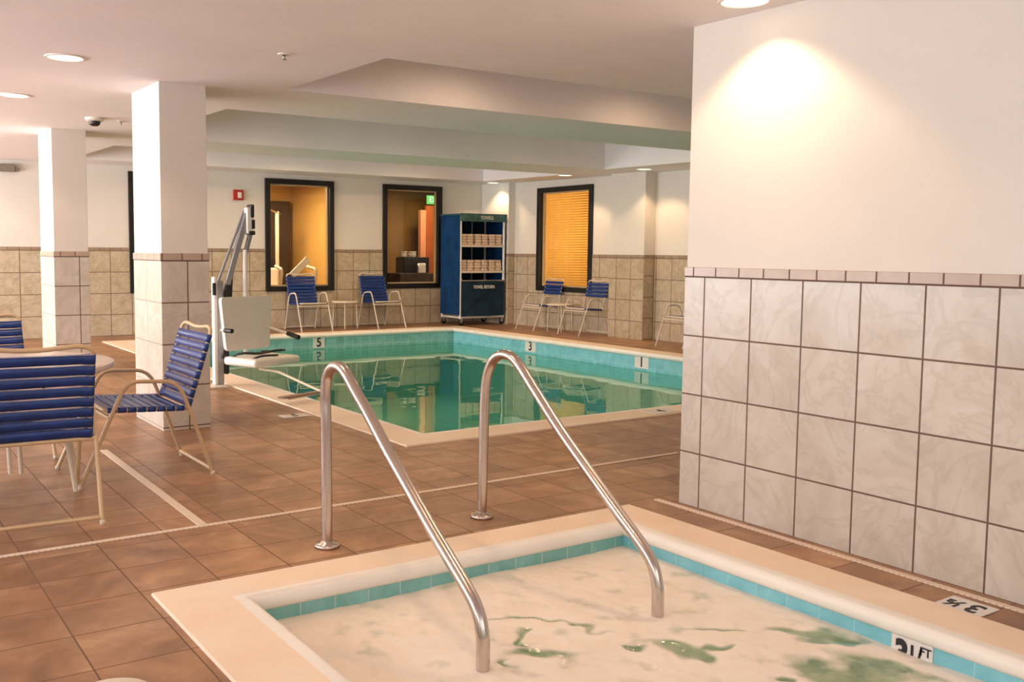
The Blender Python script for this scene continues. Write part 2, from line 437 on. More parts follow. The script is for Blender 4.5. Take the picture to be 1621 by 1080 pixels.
# right-hand room behind the blind
bm = B(); box(bm, (13.2, 11.4, 0), (13.3, 14.3, 2.8)); box(bm, (XR+.18, 11.3, 0), (13.3, 11.4, 2.8)); box(bm, (XR+.18, 14.3, 0), (13.3, 14.4, 2.8))
struct('side_room_wall', bm, mustard)
bm = B(); box(bm, (XR+.18, 11.3, -.06), (13.3, 14.4, 0)); struct('side_room_floor', bm, carpet)
bm = B(); box(bm, (XR+.18, 11.3, 2.66), (13.3, 14.4, 2.8)); struct('side_room_ceiling', bm, ceil_paint)

# venetian blind
def blind_mat():
    t = NT('yellow_blind_slat'); p = pos(t)
    d = t.n('ShaderNodeBsdfDiffuse'); d.inputs[0].default_value = lin((232, 184, 96))
    tr = t.n('ShaderNodeBsdfTranslucent'); tr.inputs[0].default_value = lin((240, 188, 100))
    mx = t.n('ShaderNodeMixShader'); n = t.noise(p, 5, 2); f = t.math('MULTIPLY_ADD', n, .2, .45); t.l(f, mx.inputs[0])
    t.l(d.outputs[0], mx.inputs[1]); t.l(tr.outputs[0], mx.inputs[2]); return t.done(mx.outputs[0])
bl = thing('venetian_blind', 'yellow horizontal slat blind glowing inside the black framed window of the right wall', 'blind', (XR+.20, (W3[0]+W3[2])/2, W3[1]))
bm = B(); y0 = -(W3[2]-W3[0])/2+.06; y1 = -y0; nz = 38
for i in range(nz):
    z = .1 + i*(1.66/nz)
    R_ = Matrix.Rotation(.85, 3, 'Y'); pv = None
    for q, dx in ((-.025, 0), (-.009, -.005), (.009, -.005), (.025, 0)):
        o_ = R_ @ Vector((dx, 0, q)); cu = [bm.verts.new((o_.x, yy, z+o_.z)) for yy in (y0, y1)]
        if pv: bm.faces.new((pv[0], pv[1], cu[1], cu[0])).smooth = True
        pv = cu
obj('slats', bm, blind_mat(), bl)
bm = B(); box(bm, (-.015, y0, 1.755), (.025, y1, 1.8)); obj('head_rail', bm, cream_pl, bl)
bm = B(); box(bm, (-.012, y0, .06), (.012, y1, .08)); obj('bottom_rail', bm, cream_pl, bl)
for yy in (y0+.2, 0, y1-.2):
    bm = B(); tube(bm, [(-.018, yy, .07), (-.018, yy, 1.76)], .0022, 5); obj('cord', bm, cream_pl, bl)

# gym: dark doorway panel, lit yellow screen wall, treadmill, cable machine
bm = B(); box(bm, (6.95, 18.42, 0.02), (8.1, 18.59, 2.35), .01); o = struct('door_1', bm, brown_dk)
t = thing('treadmill', 'cream treadmill with a slanted console behind the left window', 'treadmill', (7.2, 16.1, 0))
bm = B(); box(bm, (-.35, -.25, .02), (.35, 1.2, .16), .03); obj('deck', bm, black_pl, t)
for s in (-1, 1):
    bm = B(); tube(bm, fillet([(s*.34, .05, .1), (s*.34, -.12, 1.0), (s*.3, .25, 1.05)], .08), .03, 8); obj('upright', bm, frame_light, t)
bm = B(); box(bm, (-.22, -.17, .97), (.22, -.14, 1.1), .012, rot=Matrix.Rotation(-.75, 4, 'Y')); obj('console', bm, white_pl, t)
t = thing('cable_machine', 'tall cream cable exercise machine behind the left window', 'exercise machine', (7.22, 17.55, 0))
for a in ((-.02, 0), (.22, 0), (.1, .2)):
    bm = B(); box(bm, (a[0]-.03, a[1]-.03, .0), (a[0]+.03, a[1]+.03, 2.1), .008); obj('upright', bm, frame_light, t)
bm = B(); tube(bm, [(-.3, -.1, 2.24), (.3, 0, 2.05)], .022, 8); obj('pull_bar', bm, steel, t)
bm = B(); box(bm, (.03, .06, .22), (.17, .13, 1.18))
for k in range(11): box(bm, (.0, .03, .25+k*.085), (.2, .16, .31+k*.085), .006)
obj('weight_stack', bm, dark_metal, t)
bm = B(); box(bm, (-.1, -.3, .5), (.26, -.05, .6), .03); box(bm, (-.05, -.12, .6), (.2, -.04, 1.0), .03); obj('seat_pad', bm, cream_pl, t)
# office: door, exit sign, counter with white cups and phone
bm = B(); box(bm, (11.05, 17.3, 0), (13.4, 17.42, 2.64)); struct('office_wall', bm, olive)
orange = plain('orange_brown_door', (176, 92, 44), .45, var=.12, scale=3)
bm = B(); box(bm, (10.60, 17.1, .01), (11.0, 17.18, 2.3), .01); o = struct('door_2', bm, orange)
bm = B(); box(bm, (10.80, 17.06, 1.0), (10.86, 17.1, 1.18), .004); obj('door_handle', bm, white_pl, o)
bm = B(); box(bm, (10.46, 17.1, 0.0), (10.59, 17.2, 2.2)); struct('trim_5', bm, plain('salmon_trim', (224, 150, 108), .6))
t = thing('exit_sign', 'small green lit exit sign above the orange door seen through the right back window', 'sign', (10.80, 17.1, 2.42))
bm = B(); box(bm, (-.19, -.03, -.09), (.19, .02, .09), .006); obj('housing', bm, emit('exit_green', (120, 214, 110), 1.3), t)
text('lettering', 'EXIT', .15, emit('exit_white', (240, 255, 230), 1.6), frame_m((0, -.032, 0), (1, 0, 0), (0, 0, 1)), t)
t = thing('counter', 'dark counter unit behind the right back window', 'counter', (10.1, 16.72, 0))
bm = B(); box(bm, (-.5, -.25, 0), (.32, .3, .9), .01); obj('cabinet', bm, brown_dk, t)
bm = B(); box(bm, (-.3, -.06, .9), (.3, .28, 1.22), .01); obj('riser', bm, black_pl, t)
t = thing('desk_phone', 'white telephone on the dark counter, seen through the right back window', 'telephone', (10.12, 16.5, .9))
bm = B(); box(bm, (-.09, -.03, .0), (.09, .03, .2), .02); obj('body', bm, white_pl, t)
bm = B(); tube(bm, fillet([(-.12, -.05, .03), (-.1, -.07, .1), (-.12, -.05, .19)], .03), .018, 8); obj('handset', bm, white_pl, t)
for k, (dx, lb) in enumerate(((-.2, 'left of the pair'), (.02, 'right of the pair'))):
    bm = B()
    for j in range(3): disc(bm, (0, 0, j*.04), [(0, .0), (.06, .0), (.1, .035), (.095, .035), (0, .01)], 16)
    o = obj('bowl', bm, white_pl); o.location = (10.06+dx, 16.82, 1.22)
    tag(o, 'white nested bowl on the dark counter seen through the back window, ' + lb, 'bowl', 'white bowls on the counter')

# ------------------------------------------------------------------ columns
def column(x0, y0, x1, y1, label):
    h = cz(x0, y0)
    t = thing('column', label, 'column', ((x0+x1)/2, (y0+y1)/2, 0), 0, 'tiled columns left of the pool')
    a = (x0-x1)/2; b = (y0-y1)/2
    bm = B(); box(bm, (a+.006, b+.006, 1.2), (-a-.006, -b-.006, h+.02), .004); obj('painted_shaft', bm, paint, t)
    for nm, z0, z1, mx, my, e in (('tile_cladding', 0, 1.258, tile_colx, tile_coly, 0), ('cap_tiles', 1.258, 1.313, capx, capy, .004)):
        bm = B(); box(bm, (a-e, b-e, z0), (-a+e, -b+e, z1), .004)
        bmesh.ops.recalc_face_normals(bm, faces=bm.faces[:])
        for f in bm.faces: f.material_index = 1 if abs(f.normal.x) > .5 else 0
        obj(nm, bm, [mx, my], t)
    return t
column(2.043, 6.957, 2.403, 7.69, 'white square column with tiled foot beside the pool lift, the nearer one')
column(1.985, 10.55, 2.34, 11.28, 'white square column with tiled foot farther back at left, behind the table')

# ------------------------------------------------------------------ pools
def rect_ring(O, I, prof, seg_corner=0):
    """coping: profile list of (t, z): t=0 outer edge, 1 inner edge"""
    bm = B(); loops = []
    for t_, z in prof:
        r = [O[i]+(I[i]-O[i])*t_ for i in range(4)]
        loops.append([bm.verts.new(p) for p in ((r[0], r[1], z), (r[2], r[1], z), (r[2], r[3], z), (r[0], r[3], z))])
    for A, B_ in zip(loops, loops[1:]):
        for k in range(4):
            f = bm.faces.new((A[k], A[(k+1) % 4], B_[(k+1) % 4], B_[k]))
            if A is not loops[-1] and loops.index(A) >= 3 and loops.index(A) < len(loops)-2: f.material_index = 1
    return bm
def coping_prof(w, over=.02):
    pr = [(0, -.1), (0, .006), (.01, .012)]
    R = .036
    pr += [(1-(R+.03)/w, .012)]
    for k in range(0, 9):
        a = PI/2 - k*PI/8*1.0
        pr.append((1-R/w*1.0+R/w*math.cos(a), -.022+R*math.sin(a)))
    pr += [(1+(-R)/w, -.058), (1-.07/w, -.06), (1-.07/w, -.1), (0, -.1)]
    return pr
def basin(name, I, off, ztop, zbot, t, mats):
    """walls of the basin: tile band above, plaster below"""
    r = (I[0]-off, I[1]-off, I[2]+off, I[3]+off)
    bm = B(); band = ztop-.17
    def wall(z0, z1):
        vs = []
        for z in (z0, z1): vs.append([bm.verts.new(p) for p in ((r[0], r[1], z), (r[2], r[1], z), (r[2], r[3], z), (r[0], r[3], z))])
        for k in range(4): bm.faces.new((vs[0][k], vs[0][(k+1) % 4], vs[1][(k+1) % 4], vs[1][k]))
    wall(ztop, ztop-.32)
    bm.normal_update()
    for f in bm.faces: f.material_index = 1 if abs(f.normal.x) > .5 else 0
    obj('tile_band', bm, [mats[0], mats[1]], t)
    bm = B(); wall(ztop-.32, zbot); bm.faces.new([bm.verts.new(p) for p in ((r[0], r[1], zbot), (r[2], r[1], zbot), (r[2], r[3], zbot), (r[0], r[3], zbot))])
    obj('basin', bm, basin_m, t)
    return r
pool = thing('swimming_pool', 'large rectangular swimming pool with calm green water and cream coping', 'pool', (0, 0, 0))
obj('coping', rect_ring(POOL_O, POOL_I, coping_prof(.35)), [coping_m, nose_m], pool, True)
rr = basin('pool', POOL_I, .025, -.045, -1.15, pool, (tq_x, tq_y))
WZ = -.235
def sheet(r, z, n=2):
    bm = B(); bm.faces.new([bm.verts.new(p) for p in ((r[0], r[1], z), (r[2], r[1], z), (r[2], r[3], z), (r[0], r[3], z))]); return bm
obj('water', sheet(rr, WZ), water_m, pool)
def wall_marker(par, cx, cy, zc, w, h, normal, body, size, lab, sx=.9):
    n = Vector(normal); right = Vector((0, 0, 1)).cross(n)
    bm = B(); M = frame_m((cx, cy, zc), right, (0, 0, 1))
    vs = box(bm, (-w/2, -h/2, -.002), (w/2, h/2, .005), .002); bmesh.ops.transform(bm, matrix=M, verts=bm.verts[:])
    o = obj('depth_marker', bm, marker_m, par); o['label'] = lab
    text('numeral', body, size, text_k, M @ Matrix.Translation((0, 0, .0065)), o, .001, sx, .004)
wall_marker(pool, 6.585, POOL_I[3]+.025, -.13, .2, .17, (0, -1, 0), '5', .2, 'white wall tile reading 5')
wall_marker(pool, POOL_I[2]+.025, 11.7, -.125, .26, .17, (-1, 0, 0), '3', .2, 'white wall tile reading 3')
wall_marker(pool, POOL_I[2]+.025, 9.28, -.125, .26, .17, (-1, 0, 0), '1', .2, 'white wall tile reading 1')

spa = thing('spa_pool', 'square hot tub in the foreground with foaming cream water and cream coping', 'hot tub', (0, 0, 0))
obj('coping', rect_ring(SPA_O, SPA_I, coping_prof(.3)), [coping_m, nose_m], spa, True)
sr = basin('spa', SPA_I, .022, -.045, -.95, spa, (tq_x, tq_y))
def foam_mat():
    t = NT('foaming_water'); P = pos(t)
    at = t.n('ShaderNodeAttribute', attribute_name='open_water')
    f = at.outputs['Fac']
    n = t.noise(P, 5, 6, .65, .6)
    foam = t.ramp(n, [(.3, lin((236, 222, 206))), (.6, lin((243, 232, 220)))])
    n2 = t.noise(P, 9, 4, .6, .4)
    green = t.ramp(n2, [(.35, lin((112, 140, 108))), (.65, lin((164, 178, 146)))])
    b1 = t.n('ShaderNodeBsdfPrincipled'); t.l(foam, b1.inputs['Base Color']); b1.inputs['Roughness'].default_value = .55
    bp = t.n('ShaderNodeBump'); bp.inputs['Strength'].default_value = .12; bp.inputs['Distance'].default_value = .01; t.l(t.noise(P, 10, 5), bp.inputs['Height'])
    t.l(bp.outputs[0], b1.inputs['Normal'])
    b2 = t.n('ShaderNodeBsdfPrincipled'); t.l(green, b2.inputs['Base Color']); b2.inputs['Roughness'].default_value = .12; t.l(bp.outputs[0], b2.inputs['Normal'])
    mx = t.n('ShaderNodeMixShader'); t.l(f, mx.inputs[0]); t.l(b1.outputs[0], mx.inputs[1]); t.l(b2.outputs[0], mx.inputs[2])
    return t.done(mx.outputs[0])
SZ = -.108
bm = B(); N = 260
# patches of open water: centre, radii, angle, strength
PATCH = [(2.15, 2.616, 0.12, 0.07, -0.404, 1.0), (2.331, 2.808, 0.24, 0.018, -0.66, 0.75), (2.155, 2.781, 0.082, 0.02, -1.232, 0.7), (2.445, 2.465, 0.034, 0.035, -1.047, 0.9), (2.569, 2.39, 0.12, 0.065, -1.489, 1.0), (2.688, 2.345, 0.106, 0.015, -0.616, 0.7), (3.125, 2.271, 0.18, 0.065, -1.001, 1.0), (3.14, 2.146, 0.122, 0.05, -0.61, 0.9), (2.93, 1.92, 0.2, 0.12, -0.734, 1.0), (3.1, 1.874, 0.17, 0.09, -1.588, 1.0), (2.719, 1.994, 0.023, 0.03, -1.358, 0.9), (1.992, 2.567, 0.035, 0.02, -2.008, 0.9), (2.844, 2.407, 0.148, 0.012, -0.794, 0.5)]
grid = [[None]*(N+1) for _ in range(N+1)]
vals = []
for i in range(N+1):
    for j in range(N+1):
        x = sr[0]+(sr[2]-sr[0])*i/N; y = sr[1]+(sr[3]-sr[1])*j/N
        z = SZ + .007*noise.noise(Vector((x*2.2, y*2.2, 1.3))) + .003*noise.noise(Vector((x*7, y*7, 4))) + .002*noise.noise(Vector((x*22, y*22, 9)))
        q = Vector((x, y, 0)) + .10*Vector((noise.noise(Vector((x*4, y*4, 7))), noise.noise(Vector((x*4, y*4, 17))), 0)) + .04*Vector((noise.noise(Vector((x*13, y*13, 7))), noise.noise(Vector((x*13, y*13, 17))), 0))
        a = 0
        for (px, py, ra, rb, an, st) in PATCH:
            dx, dy = q.x-px, q.y-py; c, s = math.cos(an), math.sin(an)
            u, v = (dx*c+dy*s)/ra, (-dx*s+dy*c)/rb
            d = math.sqrt(u*u+v*v)
            a = max(a, st*(1.25-d)*1.5)
        a += .45*noise.fractal(Vector((x*9, y*9, 3)), 1, 2, 4)*(1 if a > -1 else 0)
        a -= .12
        vals.append(max(0, min(1, a*1.5)))
        grid[i][j] = bm.verts.new((x, y, z - .006*max(0, min(1, a))))
for i in range(N):
    for j in range(N):
        f = bm.faces.new((grid[i][j], grid[i+1][j], grid[i+1][j+1], grid[i][j+1])); f.smooth = True
fo = obj('foaming_water', bm, foam_mat(), spa)
at = fo.data.attributes.new('open_water', 'FLOAT', 'POINT')
at.data.foreach_set('value', vals)
# depth marker on the spa wall (reads 3 1/2 FT)
mk = frame_m((sr[2], 1.9, -.118), (0, -1, 0), (0, 0, 1))
bm = B(); box(bm, (-.078, -.07, -.002), (.078, .064, .005), .002); bmesh.ops.transform(bm, matrix=mk, verts=bm.verts[:])
o = obj('depth_marker', bm, marker_m, spa); o['label'] = 'white wall tile reading 3½ FT'
text('numeral', '3', .14, text_k, mk @ Matrix.Translation((-.038, -.005, .0065)), o, .001, .75, .006)
text('numeral', '1/', .10, text_k, mk @ Matrix.Translation((.012, .006, .0065)), o, .001, .7, .002)
text('lettering', 'FT', .045, text_k, mk @ Matrix.Translation((.052, .034, .0065)), o, .001, .9, .0005)

def deck_marker(x0, y0, x1, y1, right, up, pieces, label, z=.001):
    t = thing('depth_marker', label, 'depth marker', ((x0+x1)/2, (y0+y1)/2, z))
    a, b = (x1-x0)/2, (y1-y0)/2
    bm = B(); box(bm, (-a, -b, 0), (a, b, .004), .001); obj('tile', bm, marker_m, t)
    for body, size, dx, dy in pieces:
        text('numeral', body, size, text_k, frame_m((0, 0, .005), right, up) @ Matrix.Translation((dx, dy, 0)), t, .0005, .85, .003)
deck_marker(3.54, 1.81, 3.685, 1.985, (0, 1, 0), (-1, 0, 0), [('3', .14, -.035, 0), ('½', .1, .045, .01)], 'white deck tile reading 3½ between the hot tub and the partition wall')
deck_marker(3.03, 7.02, 3.27, 7.16, (1, 0, 0), (0, 1, 0), [('5', .13, 0, 0)], 'small worn depth tile in the deck beside the left edge of the pool')
deck_marker(5.72, 5.60, 6.0, 5.78, (1, 0, 0), (0, 1, 0), [('4', .16, 0, 0)], 'small depth tile on the near coping of the pool next to the partition wall', .0125)

# ------------------------------------------------------------------ drain strips and lids in the deck
def strip(a, b, w, label):
    a, b = Vector(a), Vector(b); d = (b-a); L = d.length
    bm = B(); box(bm, (0, -w/2, 0), (L, w/2, .006), .0015)
    o = obj('drain_strip', bm, strip_m); o.location = (a.x, a.y, .0); o.rotation_euler = (0, 0, math.atan2(d.y, d.x))
    return tag(o, label, 'drain strip')
strip((-1.2, 4.435), (4.76, 4.46), .03, 'long white slotted drain strip crossing the deck from left to the partition wall')
strip((1.493, 4.455), (1.507, 6.5), .045, 'short white drain strip running past the chair toward the column')
strip((3.752, 3.66), (3.735, -1.0), .035, 'white slotted drain strip along the foot of the partition wall')
t = thing('skimmer_lid', 'round cream access lid in the deck at the left of the hot tub', 'lid', (.668, 2.85, 0))
bm = B(); disc(bm, (0, 0, 0), [(0, 0), (.125, 0), (.128, .004), (.122, .008), (0, .008)], 40); obj('cover', bm, cream_pl, t)
for q_ in ((.045, .03), (-.07, -.03)):
    bm = B(); disc(bm, (*q_, .0082), [(0, 0), (.006, 0), (.006, .0006), (0, .0006)], 10); obj('screw', bm, dark_metal, t)

# ------------------------------------------------------------------ hand rails
def rail(x, prof, foot, label):
    t = thing('handrail', label, 'handrail', (x, foot, 0), 0, 'stainless handrails of the hot tub')
    pts = [Vector((0, p[0]-foot, p[1])) for p in prof]
    # smooth path
    P = []
    n = len(pts)
    for i in range(n-1):
        p0, p1, p2, p3 = pts[max(i-1, 0)], pts[i], pts[i+1], pts[min(i+2, n-1)]
        for k in range(6):
            s = k/6
            P.append(.5*((2*p1)+(p2-p0)*s+(2*p0-5*p1+4*p2-p3)*s*s+(3*p1-p0-3*p2+p3)*s**3))
    P.append(pts[-1])
    bm = B(); tube(bm, P, .0245, 20); obj('rail_tube', bm, steel, t)
    bm = B(); disc(bm, (0, 0, 0), [(.024, 0.0), (.058, 0.0), (.058, .012), (.052, .02), (.034, .022), (.03, .03), (.0245, .03)], 32); obj('base_flange', bm, steel, t)
rail(1.862, [(3.842, 0), (3.846, .3), (3.85, .56), (3.856, .69), (3.838, .775), (3.79, .822), (3.725, .836), (3.655, .815), (3.56, .745), (3.46, .675), (3.30, .553), (3.119, .425), (2.965, .316), (2.83, .228), (2.72, .155), (2.655, .1), (2.622, .03), (2.615, -.06), (2.615, -.4)], 3.842,
     'stainless steel spa handrail, left of the two, standing on the deck')
rail(2.74, [(3.872, 0), (3.866, .3), (3.86, .52), (3.855, .64), (3.836, .735), (3.785, .812), (3.7, .846), (3.6, .822), (3.46, .705), (3.265, .54), (3.078, .4), (2.89, .262), (2.76, .17), (2.69, .105), (2.658, .03), (2.65, -.06), (2.65, -.4)], 3.872,
     'stainless steel spa handrail, right of the two, nearer the partition wall')

# ------------------------------------------------------------------ strap chairs (front faces -Y, origin between feet)
def make_chair(label, fm, lo=.085, NB=8):
    t = thing('strap_chair', label, 'chair')
    HW = .30; seg = 10
    def Y(u): return u-.385
    prof = [(0, 0.008), (.21, .468), (.275, .592), (.56, .575), (.63, .40), (.765, .008)]
    for s in (-1, 1):
        bm = B(); tube(bm, fillet([(s*HW, Y(u), z) for u, z in prof], [.02, .07, .09, .06], 6), .0115, seg); obj('side_frame', bm, fm, t, True)
        for uu in (.765, 0):
            bm = B(); disc(bm, (s*HW, Y(uu), 0), [(0, 0), (.014, 0), (.014, .02), (.0117, .024)], 12); obj('foot_cap', bm, cream_pl, t)
    bm = B(); tube(bm, [(-HW, Y(.755), .035), (HW, Y(.755), .035)], .0105, seg); obj('rear_floor_bar', bm, fm, t, True)
    for u_, z_ in ((.628, .405), (.17, .39)):
        bm = B(); tube(bm, [(-HW, Y(u_), z_), (HW, Y(u_), z_)], .0112, seg); obj('cross_bar', bm, fm, t, True)
    # back hoop: rails lean back, top dips in the middle
    bw = .27
    bot = (.625, .40); top = (.775, .868)
    P = fillet([(-bw, Y(bot[0]), bot[1]), (-bw, Y(top[0]), top[1]-.004), (-bw+.06, Y(top[0])+.004, top[1]+.014), (0, Y(top[0])+.004, top[1]-.006), (bw-.06, Y(top[0])+.004, top[1]+.014), (bw, Y(top[0]), top[1]-.004), (bw, Y(bot[0]), bot[1])], [.05, .05, .12, .05, .05], 6)
    bm = B(); tube(bm, P, .0115, seg); obj('back_frame', bm, fm, t, True)
    # seat rails
    sP = [(.13, .40), (.17, .432), (.63, .408)]
    P = fillet([(-bw, Y(.63), .408), (-bw, Y(.15), .432), (bw, Y(.15), .432), (bw, Y(.63), .408)], .05, 5)
    bm = B(); tube(bm, P, .0115, seg); obj('seat_frame', bm, fm, t, True)
    # straps: bands wrapped round the rails
    def band(bm, c0, c1, dirv, nrm, w, tr=.0165):
        """closed strap from rail centre c0 to c1, width w along dirv"""
        c0, c1 = Vector(c0), Vector(c1); ax = (c1-c0).normalized(); nrm = Vector(nrm)
        loop = []
        K = 6
        for k in range(K+1):
            a = -PI/2+PI*k/K; loop.append(c1+ax*math.cos(a)*tr+nrm*math.sin(a)*tr)
        for q in (.9, .1): loop.append(c1*q+c0*(1-q)+nrm*(tr*.35))
        for k in range(K+1):
            a = PI/2+PI*k/K; loop.append(c0+ax*math.cos(a)*tr+nrm*math.sin(a)*tr)
        for q in (.1, .9): loop.append(c1*q+c0*(1-q)-nrm*(tr*.35))
        d = Vector(dirv)
        A = [bm.verts.new(p-d*w/2) for p in loop]; Bv = [bm.verts.new(p+d*w/2) for p in loop]; n = len(loop)
        for k in range(n):
            f = bm.faces.new((A[k], A[(k+1) % n], Bv[(k+1) % n], Bv[k])); f.smooth = True
        bm.faces.new(A); bm.faces.new(list(reversed(Bv)))
    bm = B(); dv = Vector((0, top[0]-bot[0], top[1]-bot[1])).normalized(); nb = Vector((1, 0, 0)).cross(dv)
    for k in range(NB):
        q = lo+k*((.885-lo)/(NB-1)); c = (Y(bot[0]+(top[0]-bot[0])*q), bot[1]+(top[1]-bot[1])*q)
        band(bm, (-bw, *c), (bw, *c), dv, nb, .0475)
    obj('backrest_straps', bm, strap_m, t)
    bm = B(); NS = 8
    for k in range(NS):
        u = .19+k*(.39/(NS-1)); z = .432-(u-.15)/.48*.024
        band(bm, (-bw, Y(u), z), (bw, Y(u), z), (0, 1, -.05), (0, .05, 1), .0475)
    obj('seat_straps', bm, strap_m, t)
    return t
GRP = 'blue strap chairs around the pool'
c1 = make_chair('blue strap chair seen from behind beside the long drain strip, pushed under the round table', frame_paint)
c1['group'] = GRP
c1.location = (.805, 5.125, 0); c1.rotation_euler = (0, 0, PI+math.radians(-3))
# the same chair on light ivory tubing, used for the others
def recolor(root, mat):
    done = {}
    for ch in root.children:
        if ch.data.materials[0] == frame_paint:
            if ch.data.name not in done:
                me = ch.data.copy(); me.materials[0] = mat; done[ch.data.name] = me
            ch.data = done[ch.data.name]
c2 = dup(c1, (1.52, 5.775, 0), PI*1.5, 'blue strap chair beside the near column, seen in profile, facing the round table', GRP)
c3 = dup(c1, (.86, 6.75, 0), 0.06, 'blue strap chair on the far side of the round table, only its back showing', GRP)
c4 = dup(c1, (6.80, 14.72, 0), -.03, 'blue strap chair below the exercise room window, beside the small round table', GRP)
recolor(c4, frame_light); c4.scale = (.92, .95, 1.07)
c5 = dup(c4, (8.21, 14.72, 0), .02, 'blue strap chair between the two back windows, on the cart side of the small table', GRP)
c6 = make_chair('blue strap chair under the blind window, the one closer to the towel cart', frame_light, .5, 4); c6['group'] = GRP
c6.location = (10.40, 13.02, 0); c6.rotation_euler = (0, 0, PI*1.5-.03); c6.scale = (.86, .84, 1.0)
dup(c6, (10.40, 11.88, 0), PI*1.5+.02, 'blue strap chair at the edge of the blind window, closer to the wall pier', GRP)
c8 = dup(c6, (10.36, 9.62, 0), PI*1.5, 'blue strap chair beyond the wall pier, partly hidden by the partition wall', GRP)

# ------------------------------------------------------------------ tables
t = thing('round_table', 'round white table surrounded by three blue chairs in front of the columns', 'table', (.716, 5.632, 0))
bm = B(); disc(bm, (0, 0, 0), [(0, .69), (.60, .69), (.625, .684), (.64, .69), (.645, .705), (.64, .718), (.62, .722), (0, .716)], 64); obj('tabletop', bm, plain('table_acrylic', (216, 200, 190), .25, var=.05, scale=8), t, True)
for k in range(4):
    a = math.radians(-24+90*k); c, s = math.cos(a), math.sin(a)
    bm = B()
    for off in (-.03, .03):
        P = [(-s*off+c*r, c*off+s*r, z) for r, z in ((.10, .68), (.12, .42), (.30, .36), (.40, .30), (.44, .012))]
        tube(bm, fillet(P, [.03, .1, .06, .06], 5), .013, 8)
    obj('leg', bm, frame_light, t, True)
bm = B(); disc(bm, (0, 0, 0), [(0, .3), (.11, .3), (.13, .32), (.13, .34), (.11, .36), (0, .36)], 24); obj('hub', bm, frame_light, t)
def side_table(loc, label, r=.23, h=.47):
    t = thing('side_table', label, 'table', loc, .3, 'small round poolside tables')
    bm = B(); disc(bm, (0, 0, 0), [(0, h-.02), (r-.01, h-.02), (r, h-.012), (r, h), (r-.015, h+.002), (0, h-.004)], 32); obj('tabletop', bm, cream_pl, t)
    for k in range(4):
        a = PI/4+k*PI/2; c, s = math.cos(a), math.sin(a)
        bm = B(); tube(bm, fillet([(c*.06, s*.06, h-.03), (c*r*.85, s*r*.85, h-.035), (c*r*.92, s*r*.92, .008)], .04), .009, 8); obj('leg', bm, frame_light, t, True)
    return t
s1 = side_table((7.5, 14.75, 0), 'small round cream table between the two chairs on the back wall')
dup(s1, (10.38, 12.45, 0), .2, 'small round cream table between the two chairs under the blind window')

# ------------------------------------------------------------------ towel cart
CX0, CX1, CY0, CY1 = 9.57, 10.57, 14.28, 14.92
t = thing('towel_cart', 'tall blue canvas towel cart with shelves of folded towels in the far corner', 'cart', ((CX0+CX1)/2, (CY0+CY1)/2, 0))
hx, hy = (CX1-CX0)/2, (CY1-CY0)/2
for sx_ in (-1, 1):
    for sy in (-1, 1):
        bm = B(); tube(bm, [(sx_*(hx-.02), sy*(hy-.02), .13), (sx_*(hx-.02), sy*(hy-.02), 2.0)], .022, 12); disc(bm, (sx_*(hx-.02), sy*(hy-.02), .78), [(.022, 0), (.028, 0), (.028, .08), (.022, .08)], 12); obj('post', bm, white_pl, t, True)
        bm = B(); disc(bm, (sx_*(hx-.05), sy*(hy-.03), .052), [(0, -.015), (.045, -.015), (.05, -.01), (.05, .01), (.045, .015), (0, .015)], 20, 'Y'); cst = obj('caster', bm, dark_metal, t)
        bm = B(); box(bm, (sx_*(hx-.05)-.02, sy*(hy-.03)-.028, .05), (sx_*(hx-.05)+.02, sy*(hy-.03)+.028, .13), .004); obj('fork', bm, alu, cst)
bm = B()
for yy in (-hy+.02, hy-.02): tube(bm, [(-hx+.02, yy, .15), (hx-.02, yy, .15)], .02, 10)
for xx in (-hx+.02, hx-.02): tube(bm, [(xx, -hy+.02, .15), (xx, hy-.02, .15)], .02, 10)
obj('base_frame', bm, white_pl, t, True)
for z in (1.455, .985):
    bm = B(); box(bm, (-hx+.01, -hy, z-.03), (hx-.01, hy-.04, z+.012), .006); obj('shelf', bm, cream_pl, t)
bm = B(); tube(bm, [(.16, hy-.04, .15), (.16, hy-.04, 2.0)], .016, 8); obj('rear_post', bm, alu, t, True)
# cover: left, right, back, roof sheets with slight folds
def sheet_wavy(p0, p1, axis, amp, th=.006, nu=14, nz=24):
    bm = B(); g = []
    for i in range(nu+1):
        col = []
        for j in range(nz+1):
            u = i/nu; v = j/nz
            w = amp*noise.noise(Vector((u*3+p0[0], v*4, p0[1]*3)))*math.sin(PI*u)
            if axis == 'Y': col.append(bm.verts.new((p0[0]+w, p0[1]+(p1[1]-p0[1])*u, p0[2]+(p1[2]-p0[2])*v)))
            else: col.append(bm.verts.new((p0[0]+(p1[0]-p0[0])*u, p0[1]+w, p0[2]+(p1[2]-p0[2])*v)))
        g.append(col)
    fs = []
    for i in range(nu):
        for j in range(nz): fs.append(bm.faces.new((g[i][j], g[i+1][j], g[i+1][j+1], g[i][j+1])))
    for f in fs: f.smooth = True
    bmesh.ops.solidify(bm, geom=fs, thickness=th); return bm
obj('side_cover', sheet_wavy((-hx-.008, -hy, .2), (-hx-.008, hy, 2.0), 'Y', .03), canvas, t)
obj('side_cover', sheet_wavy((hx+.002, -hy, .2), (hx+.002, hy, 2.0), 'Y', .01), canvas, t)
obj('back_cover', sheet_wavy((-hx, hy+.002, .2), (hx, hy+.002, 2.0), 'X', .015), canvas_dk, t)
bm = B(); box(bm, (-hx-.015, -hy-.012, 1.995), (hx+.012, hy+.012, 2.025), .01); obj('roof_cover', bm, canvas_gn, t)
bm = B(); box(bm, (-hx-.012, -hy-.03, 1.885), (hx+.012, -hy-.018, 2.03), .004); hd = obj('header_panel', bm, canvas_gn, t)
